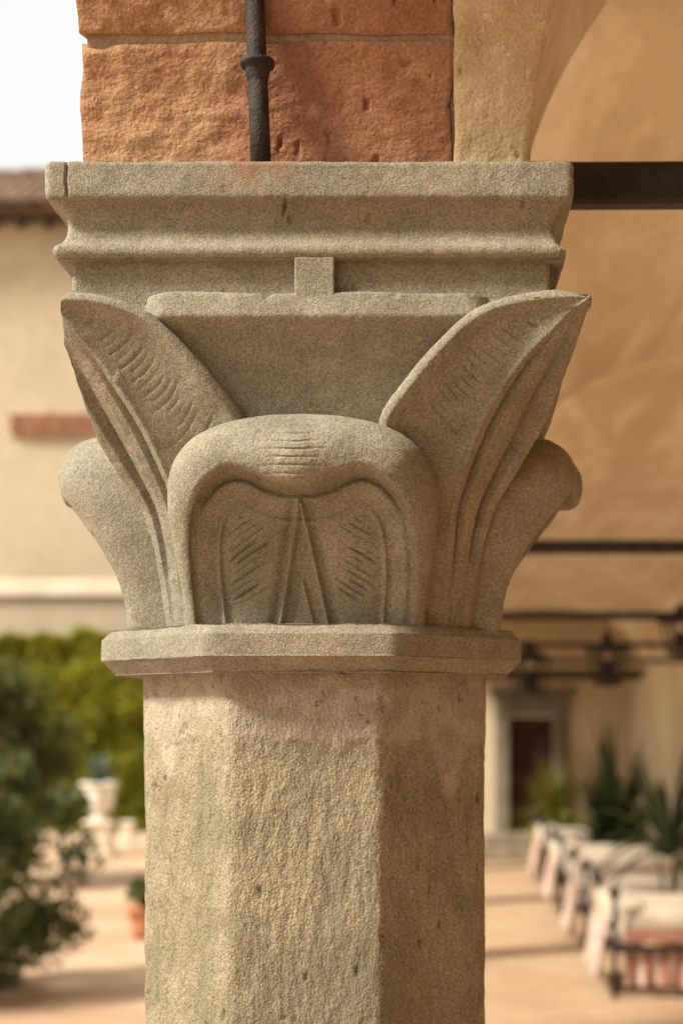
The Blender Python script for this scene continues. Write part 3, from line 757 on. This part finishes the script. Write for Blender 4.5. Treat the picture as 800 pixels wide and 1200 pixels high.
bm_ = MB().box(PIER_R-.05, WALL_X-.002, -.07, .07, -.06, .06, .01).build('timber_beam', M['bark'], None, (0, 17.55, EYE+.49)); tag(bm_, 'dark timber beam crossing above the far doorway', 'beam')
# iron rod in front of the brick
rod = thing('iron_rod', 'thin black iron rod with a collar standing against the brick', 'rod', (-.146, 1.258, EYE+.461))
MB().tube([(0, 0, -.004), (-.0018, 0, .05), (-.0045, 0, .12), (-.0105, -.002, .27)], [.0088, .0085, .0082, .0082], 16).build('shaft', M['rustiron'], rod)
MB().lathe([(.0075, -.016), (.0092, -.013), (.0105, -.004), (.0110, -.0025), (.0142, -.0015), (.0148, .0005), (.0144, .0028), (.0100, .0036), (.0075, .004)], 24, (-.0030, 0, .0885)).build('collar', M['rustiron'], rod)

# hanging lanterns
def lantern(x, y, z, s, label):
    t = thing('hanging_lantern', label, 'lantern', (x, y, z), 'lanterns hung along the corridor')
    MB().tube([(0, 0, .34*s), (0, 0, EYE+.52-z)], .006, 6).build('chain', M['iron'], t)
    MB().lathe([(0, .36*s), (.03*s, .34*s), (.06*s, .27*s), (.20*s, .20*s), (.21*s, .185*s), (.0, .19*s)], 8).build('hood', M['iron'], t)
    f = MB()
    for k in range(6):
        a = k*math.pi/3; f.tube([(.15*s*math.cos(a), .15*s*math.sin(a), .19*s), (.11*s*math.cos(a), .11*s*math.sin(a), -.05*s)], .012*s, 6)
    f.lathe([(0, -.05*s), (.125*s, -.05*s), (.125*s, -.075*s), (.05*s, -.10*s), (0, -.11*s)], 8)
    f.build('cage', M['iron'], t)
    MB().lathe([(0, -.04*s), (.05*s, -.03*s), (.055*s, .05*s), (.02*s, .12*s), (0, .13*s)], 10).build('bulb_glass', M['iron'], t)
def at(px, py, d): return ((px-VPX)/FPX*d, d, EYE+(VPY-py)/FPX*d)
p = at(620, 782, 10.756); lantern(p[0], D+3*BAY, p[2]-.12, .9, 'black hanging lantern just right of the astragal')
p = at(711, 768, D+2*BAY); lantern(p[0], D+2*BAY, p[2]-.10, .62, 'black hanging lantern near the middle of the corridor')
p = at(797, 745, D+2*BAY); lantern(p[0], D+2*BAY+.0, p[2]-.05, .62, 'black hanging lantern cut by the right edge of the picture')

# ---------------------------------------------------------------- daybeds along the right wall
def daybed(name_label):
    t = thing('iron_daybed', name_label, 'daybed', (0, 0, 0), 'daybeds in a row along the corridor')
    Lx, Dy = 1.18, 1.02
    for (x, y) in ((0, 0), (Lx, 0), (0, Dy), (Lx, Dy)):
        pst = MB().tube([(x, y, 0), (x, y, .60)], .018, 10).lathe([(.019, .30), (.026, .31), (.026, .335), (.019, .345)], 10, (x, y, 0)).build('post', M['iron'], t)
        MB().lathe([(.012, .60), (.022, .605), (.016, .618), (.034, .640), (.040, .662), (.034, .685), (.016, .700), (0, .703)], 12, (x, y, 0)).build('finial', M['iron'], pst)
    for (x0, x1, y0, y1) in ((.019, Lx-.019, -.014, .014), (.019, Lx-.019, Dy-.014, Dy+.014), (-.014, .014, .019, Dy-.019), (Lx-.014, Lx+.014, .019, Dy-.019)):
        MB().box(x0, x1, y0, y1, .295, .335, .004).build('rail', M['iron'], t)
    def pad(x0, x1, y0, y1, z0, z1, r, seed, nm_, mat):
        n1, n2 = 40, 24
        u = np.linspace(0, 2*np.pi, 56, endpoint=False); v = np.linspace(-np.pi/2, np.pi/2, 19)
        sgnp = lambda c, e: np.sign(c)*np.abs(c)**e
        U, Vv = np.meshgrid(u, v); cx_, cy_, cz_ = (x0+x1)/2, (y0+y1)/2, (z0+z1)/2
        P = np.stack([cx_+(x1-x0)/2*sgnp(np.cos(Vv), .35)*sgnp(np.cos(U), .22), cy_+(y1-y0)/2*sgnp(np.cos(Vv), .35)*sgnp(np.sin(U), .22), cz_+(z1-z0)/2*sgnp(np.sin(Vv), .5)], -1)
        P += .010*fbm(P, 5, 3, seed)[..., None]*np.array([.5, .5, 1])
        return obj(nm_, grid_mesh(nm_, P, mat, closed=True), t)
    mt = pad(.025, Lx-.025, .02, Dy-.02, .33, .56, .03, 3, 'mattress', M['cushion'])
    # red piped band round the foot of the mattress
    def skirt(pts, z0, z1, nm_, mat, amp, freq, parent, flare=.0):
        Pp = np.array(pts, float); seg = np.linalg.norm(np.diff(Pp, axis=0), axis=1); L = np.concatenate([[0], np.cumsum(seg)]); s_ = np.linspace(0, L[-1], int(L[-1]/.012))
        xx = np.interp(s_, L, Pp[:, 0]); yy_ = np.interp(s_, L, Pp[:, 1]); tx = np.gradient(xx); ty = np.gradient(yy_); l = np.hypot(tx, ty); nx_, ny_ = ty/l, -tx/l
        rows = []
        for h in np.linspace(0, 1, 9):
            a = amp*h*np.sin(s_*freq+1.3*np.sin(s_*7))+flare*h
            rows.append(np.stack([xx+nx_*a, yy_+ny_*a, z1+(z0-z1)*h+.012*h*np.sin(s_*9)], -1))
        return obj(nm_, grid_mesh(nm_, np.array(rows), mat), parent)
    skirt([(.06, .004), (Lx-.06, .004)], .35, .44, 'trim_band', M['redtrim'], .002, 30, mt)
    skirt([(.06, .03), (Lx-.06, .03)], .07, .30, 'valance', M['stripe'], .016, 48, t)
    skirt([(-.035, Dy-.10), (-.035, .10)], .10, .47, 'throw', M['pink'], .022, 26, t, .05)
    pad(-.028, .20, .08, Dy-.08, .43, .60, .04, 8, 'bolster', M['cushion'])
    return t
labs = ['cream cushioned iron daybed nearest the viewer, at the right edge', 'cream cushioned iron daybed, second from the viewer', 'cream cushioned iron daybed, third from the viewer', 'cream cushioned iron daybed farthest along, by the door steps']
db = daybed(labs[0])
ypos = [9.23, 11.0, 13.1, 15.2]
for k, y in enumerate(ypos):
    o = db if k == 0 else copy_tree(db)
    o.location = (1.11, y, 0.002); o["label"] = labs[k]

# ---------------------------------------------------------------- plants
def leaf_mesh(name, C, Nrm, size, mat, rng, aspect=.5, tone=None):
    """many small folded leaves: C centres, Nrm rough facing"""
    n_ = len(C)
    a = rng.normal(size=(n_, 3)); a /= np.linalg.norm(a, axis=1, keepdims=True)
    Nr = Nrm+.8*rng.normal(size=(n_, 3)); Nr /= np.linalg.norm(Nr, axis=1, keepdims=True)
    t = np.cross(a, Nr); t /= np.linalg.norm(t, axis=1, keepdims=True)+1e-9; b = np.cross(Nr, t)
    L = (size*rng.uniform(.6, 1.3, n_))[:, None]; Wd = L*aspect*.5
    V = np.stack([C-t*L/2, C+b*Wd+Nr*L*.08, C+t*L/2-Nr*L*.1, C-b*Wd+Nr*L*.08], 1).reshape(-1, 3)
    i = np.arange(n_)[:, None]*4
    F = np.concatenate([i+np.array([[0, 1, 2]]), i+np.array([[0, 2, 3]])], 0)
    tn = rng.uniform(0, 1, n_) if tone is None else np.clip(tone+rng.normal(0, .2, n_), 0, 1)
    return mesh_np(name, V, F, mat, False, {'tone': np.repeat(tn, 4)})
def blob_points(rng, n_, rad, lumps, shell=.35):
    """points in the outer part of a lumpy crown of half-size rad, made of many small clumps"""
    cl = rng.normal(size=(lumps, 3)); cl /= np.linalg.norm(cl, axis=1, keepdims=True); cl *= rng.uniform(.35, .95, lumps)[:, None]**.5
    k = rng.integers(0, lumps, n_); dv = rng.normal(size=(n_, 3)); dv /= np.linalg.norm(dv, axis=1, keepdims=True)
    r = rng.uniform(0, 1, n_)**.45*rng.uniform(.16, .34, lumps)[k]
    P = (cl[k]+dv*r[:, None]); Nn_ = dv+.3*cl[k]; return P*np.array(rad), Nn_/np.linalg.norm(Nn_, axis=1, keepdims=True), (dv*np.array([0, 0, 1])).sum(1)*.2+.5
def bush(name, label, loc, rad, n_, size, mat, seed, lumps=60, trunk=True, cz=None, group=None, cat='bush'):
    rng = np.random.default_rng(seed); t = thing(name, label, cat, loc, group)
    P, Nn_, tn = blob_points(rng, n_, rad, lumps); P[:, 2] += cz if cz is not None else rad[2]; P[:, 2] = np.maximum(P[:, 2], .03)
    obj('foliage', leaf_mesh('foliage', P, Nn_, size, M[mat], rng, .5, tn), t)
    if trunk:
        m_ = MB()
        H = (cz if cz is not None else rad[2])
        for k in range(7):
            a = rng.uniform(0, 6.28); q_ = rng.uniform(.2, .75)
            m_.tube([(0, 0, 0), (.05*math.cos(a), .05*math.sin(a), H*.45), (rad[0]*q_*math.cos(a), rad[1]*q_*math.sin(a), H*rng.uniform(.7, 1.3))], [.045, .03, .010], 7)
        m_.build('trunk', M['bark'], t)
    return t
# hedge in front of the far facade
rng = np.random.default_rng(11)
hg = thing('clipped_hedge', 'tall yellow green hedge in front of the courtyard facade', 'hedge', (-5.6, 24.9, -.12))
n_ = 52000
hx = rng.uniform(-4.6, 4.4, n_); hzv = rng.uniform(0, 1, n_)
topz = 3.20+.035*hx+.24*vnoise(np.stack([hx, hx*0, hx*0], -1), 1.6, 3)+.10*vnoise(np.stack([hx, hx*0, hx*0], -1), 5, 7)
lump = .22*fbm(np.stack([hx, hzv*3.3, hx*0], -1), 1.7, 3, 2)
hp = np.stack([hx, -.55-lump+rng.exponential(.10, n_), hzv*topz], -1)
topm = rng.uniform(0, 1, n_) < .2; hp[topm, 2] = topz[topm]-rng.exponential(.06, topm.sum()); hp[topm, 1] = rng.uniform(-.6, .6, topm.sum())
obj('foliage', leaf_mesh('foliage', hp, np.tile([-.55, -.45, .7], (n_, 1)), .15, M['leaf_hedge'], rng, .55, .66+.9*lump+.3*(hzv-.5)), hg)
MB().box(-4.6, 4.4, -.25, .35, .1, 3.0, .1).build('core', M['bark'], hg)
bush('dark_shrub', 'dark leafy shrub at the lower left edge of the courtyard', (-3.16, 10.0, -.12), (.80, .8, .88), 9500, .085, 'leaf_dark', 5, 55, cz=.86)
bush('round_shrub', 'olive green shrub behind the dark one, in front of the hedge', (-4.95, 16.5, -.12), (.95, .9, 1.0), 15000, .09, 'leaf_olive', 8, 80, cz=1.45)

# urn on a pedestal
U = at(117, 905, 20.0)
ur = thing('white_urn', 'white stone urn on a pedestal in front of the hedge', 'urn', (U[0], 20.0, -.12))
MB().box(-.21, .21, -.21, .21, 0, .10, .02).box(-.16, .16, -.16, .16, .102, .42, .015).box(-.20, .20, -.20, .20, .422, .48, .02).build('pedestal', M['ledge'], ur)
MB().lathe([(0, .482), (.13, .482), (.13, .51), (.06, .53), (.055, .56), (.14, .62), (.18, .70), (.195, .85), (.20, .93), (.255, .95), (.26, .985), (.235, .99), (.20, .96), (.0, .94)], 28).build('bowl', M['white'], ur)
def blades(parent, n_, L, wdt, mat, seed, z0, spread=.6, droop=.5, up=1.0, nm_='foliage', rseg=8):
    rng = np.random.default_rng(seed); Vs, Fs, T = [], [], []; b0 = 0
    for k in range(n_):
        az = rng.uniform(0, 2*np.pi); el = rng.uniform(.25, 1.0)*up; l = L*rng.uniform(.65, 1.15)
        h = np.linspace(0, 1, rseg); out = spread*l*h**1.2*(1.15-el*.8); zz_ = z0+l*el*h-droop*l*(1.1-el)*h**2.4
        w_ = wdt*np.sin(np.pi*np.clip(h*.93+.05, 0, 1))**.8*.5
        cx_, cy_ = np.cos(az)*out, np.sin(az)*out
        Lf = np.stack([cx_-np.sin(az)*w_, cy_+np.cos(az)*w_, zz_+w_*.3], -1); Rt = np.stack([cx_+np.sin(az)*w_, cy_-np.cos(az)*w_, zz_+w_*.3], -1); Md = np.stack([cx_, cy_, zz_], -1)
        V = np.stack([Lf, Md, Rt], 1).reshape(-1, 3); Vs.append(V); Fs.append(grid_faces(rseg, 3)+b0); b0 += len(V); T.append(np.full(len(V), rng.uniform(0, 1)))
    return obj(nm_, mesh_np(nm_, np.concatenate(Vs), np.concatenate(Fs), M[mat], True, {'tone': np.concatenate(T)}), parent)
blades(ur, 26, .62, .07, 'leaf_blue', 3, .93, .55, .3)
W_ = at(150, 972, 21.5)
wp = tag(MB().box(-.085, .085, -.085, .085, 0, .32, .02).box(-.105, .105, -.105, .105, .322, .365, .015).build('stone_post', M['ledge'], None, (W_[0], 21.5, -.12)), 'small white stone post between the urn and the column', 'post')
Pp = at(160, 1098, 12.6)
tp = thing('potted_plant', 'terracotta pot with a small bushy plant beside the column shaft', 'potted plant', (Pp[0]+.09, 12.6, -.12))
MB().lathe([(0, .0), (.11, .0), (.13, .10), (.16, .24), (.175, .245), (.175, .285), (.155, .29), (.14, .26), (0, .25)], 24).build('pot', M['terracotta'], tp)
rng = np.random.default_rng(21); P3, N3, t3 = blob_points(rng, 1500, (.22, .22, .16), 20); P3[:, 2] += .40
obj('foliage', leaf_mesh('foliage', P3, N3, .06, M['leaf_dark'], rng, .5, t3), tp)

# pots with palms along the corridor
def palm(name, label, x, y, potr, L, n_, wdt, mat, seed, spread, droop, z_extra=.0):
    t = thing(name, label, 'potted plant', (x, y, .002))
    MB().lathe([(0, 0), (potr*.72, 0), (potr*.85, potr*.8), (potr, potr*1.6), (potr*1.08, potr*1.62), (potr*1.08, potr*1.85), (potr*.92, potr*1.85), (potr*.88, potr*1.6), (0, potr*1.55)], 24).build('pot', M['terracotta'], t)
    blades(t, n_, L, wdt, mat, seed, potr*1.55+z_extra, spread, droop)
    if z_extra > .1:
        m_ = MB(); rng = np.random.default_rng(seed)
        for k in range(5): m_.tube([(rng.uniform(-.04, .04), rng.uniform(-.04, .04), potr*1.5), (rng.uniform(-.08, .08), rng.uniform(-.08, .08), potr*1.55+z_extra)], .013, 6)
        m_.build('stem', M['bark'], t)
    return t
x = at(720, 0, 14.7)[0]; palm('palm_plant', 'dense dark palm in a pot between the far daybeds', x, 14.65, .17, 1.45, 260, .055, 'leaf_palm', 31, .62, .50)
x = at(783, 0, 10.62)[0]; palm('tall_palm', 'sparse tall palm rising beside the nearest daybed at the right edge', x, 10.63, .15, 1.10, 34, .065, 'leaf_palm', 37, .75, .55, .50)
x = at(648, 0, 17.2)[0]; palm('yellow_plant', 'low yellow green plant in a pot in front of the door steps', x, 17.0, .18, .85, 110, .07, 'leaf_yellow', 41, 1.0, .8, .25)

# ---------------------------------------------------------------- facade across the courtyard
FY = 27.0
fc = thing('courtyard_facade', 'tall beige rendered facade with tiled eaves across the courtyard', 'building', (-7.0, FY, -.12))
zE = EYE+(VPY-262)/FPX*FY+.12
MB().box(-9, 9, 0, 6, 0, zE, 0).build('wall', M['facade'], fc)
zl = EYE+(VPY-690)/FPX*FY+.12
MB().box(-9.02, 9.02, -.10, -.002, zl-.14, zl+.14, .02).build('string_course', M['ledge'], fc)
MB().box(-9.3, 9.3, -.50, 2.1, zE+.002, zE+.05, .01).build('eaves_board', M['bark'], fc)
m_ = MB()
for k in range(37): m_ = MB().box(-8.95+k*.5-.05, -8.95+k*.5+.05, -.55, -.01, zE-.12, zE-.001, .01); m_.build('rafter', M['bark'], fc)
# barrel tiles: pan-and-cover roof, each tile its own mesh
rfo = MB().add([(-9.3, -.66, zE+.095), (9.3, -.66, zE+.095), (9.3, 2.2, zE+1.62), (-9.3, 2.2, zE+1.62), (-9.3, -.64, zE+.053), (9.3, -.64, zE+.053), (9.3, 2.2, zE+.053), (-9.3, 2.2, zE+.053)], [(0, 1, 2, 3), (4, 5, 1, 0), (7, 6, 5, 4), (3, 2, 6, 7), (0, 3, 7, 4), (1, 5, 6, 2)]).build('roof', M['tile'], fc)
def tile_mesh(seed):
    rows = []
    for v in np.linspace(0, 1, 3):
        r = .115-.02*v; a = np.linspace(0, np.pi, 7)
        rows.append(np.stack([r*np.cos(a), np.full(7, v*.52), r*np.sin(a)*.85], -1))
    for v in (1, 0):
        r = .100-.02*v; a = np.linspace(0, np.pi, 7); rows.append(np.stack([r*np.cos(a), np.full(7, v*.52), r*np.sin(a)*.85-.002], -1))
    rows.append(rows[0])
    return grid_mesh('tile', np.array(rows), M['tile'])
tmesh = tile_mesh(0); rr = random.Random(9)
ang = math.atan2(1.525, 2.86)
for c_ in range(-21, 22):
    for r_ in range(6):
        if c_ > 2 and r_ > 1: continue
        o = obj('tile', tmesh, rfo, (c_*.235+rr.uniform(-.012, .012), -.70+r_*.42*math.cos(ang)+rr.uniform(-.015, .015), zE+.10+r_*.42*math.sin(ang)+rr.uniform(0, .012)))
        o.rotation_euler = (ang+.03, 0, rr.uniform(-.04, .04))
rdg = MB().lathe([(.0, 0), (.13, 0), (.145, .02), (.13, .44), (.0, .44)], 12).mesh('ridge_tile', M['tile'])
for c_ in range(-22, 23):
    o = obj('ridge_tile', rdg, rfo, (c_*.38+rr.uniform(-.02, .02), 2.2, zE+1.66+rr.uniform(-.02, .05))); o.rotation_euler = (0, R(90)+rr.uniform(-.08, .08), 0)
# band of red bricks set in the facade
zb0 = EYE+(VPY-511)/FPX*FY+.12; xb0 = (10-VPX)/FPX*FY+7.0
bp = MB().box(xb0, xb0+2.4, -.02, -.002, zb0-.01, zb0+.42, 0).build('vent_surround', M['ledge'], fc)
bme = MB().box(-.11, .11, -.07, .0, 0, .088, .008).mesh('brick', M['redbrick'])
for r_ in range(4):
    for c_ in range(10):
        obj('brick', bme, bp, (xb0+.13+c_*.236+(.0 if r_ % 2 else .05)+rr.uniform(-.006, .006), -.022-rr.uniform(0, .02), zb0+.008+r_*.10))
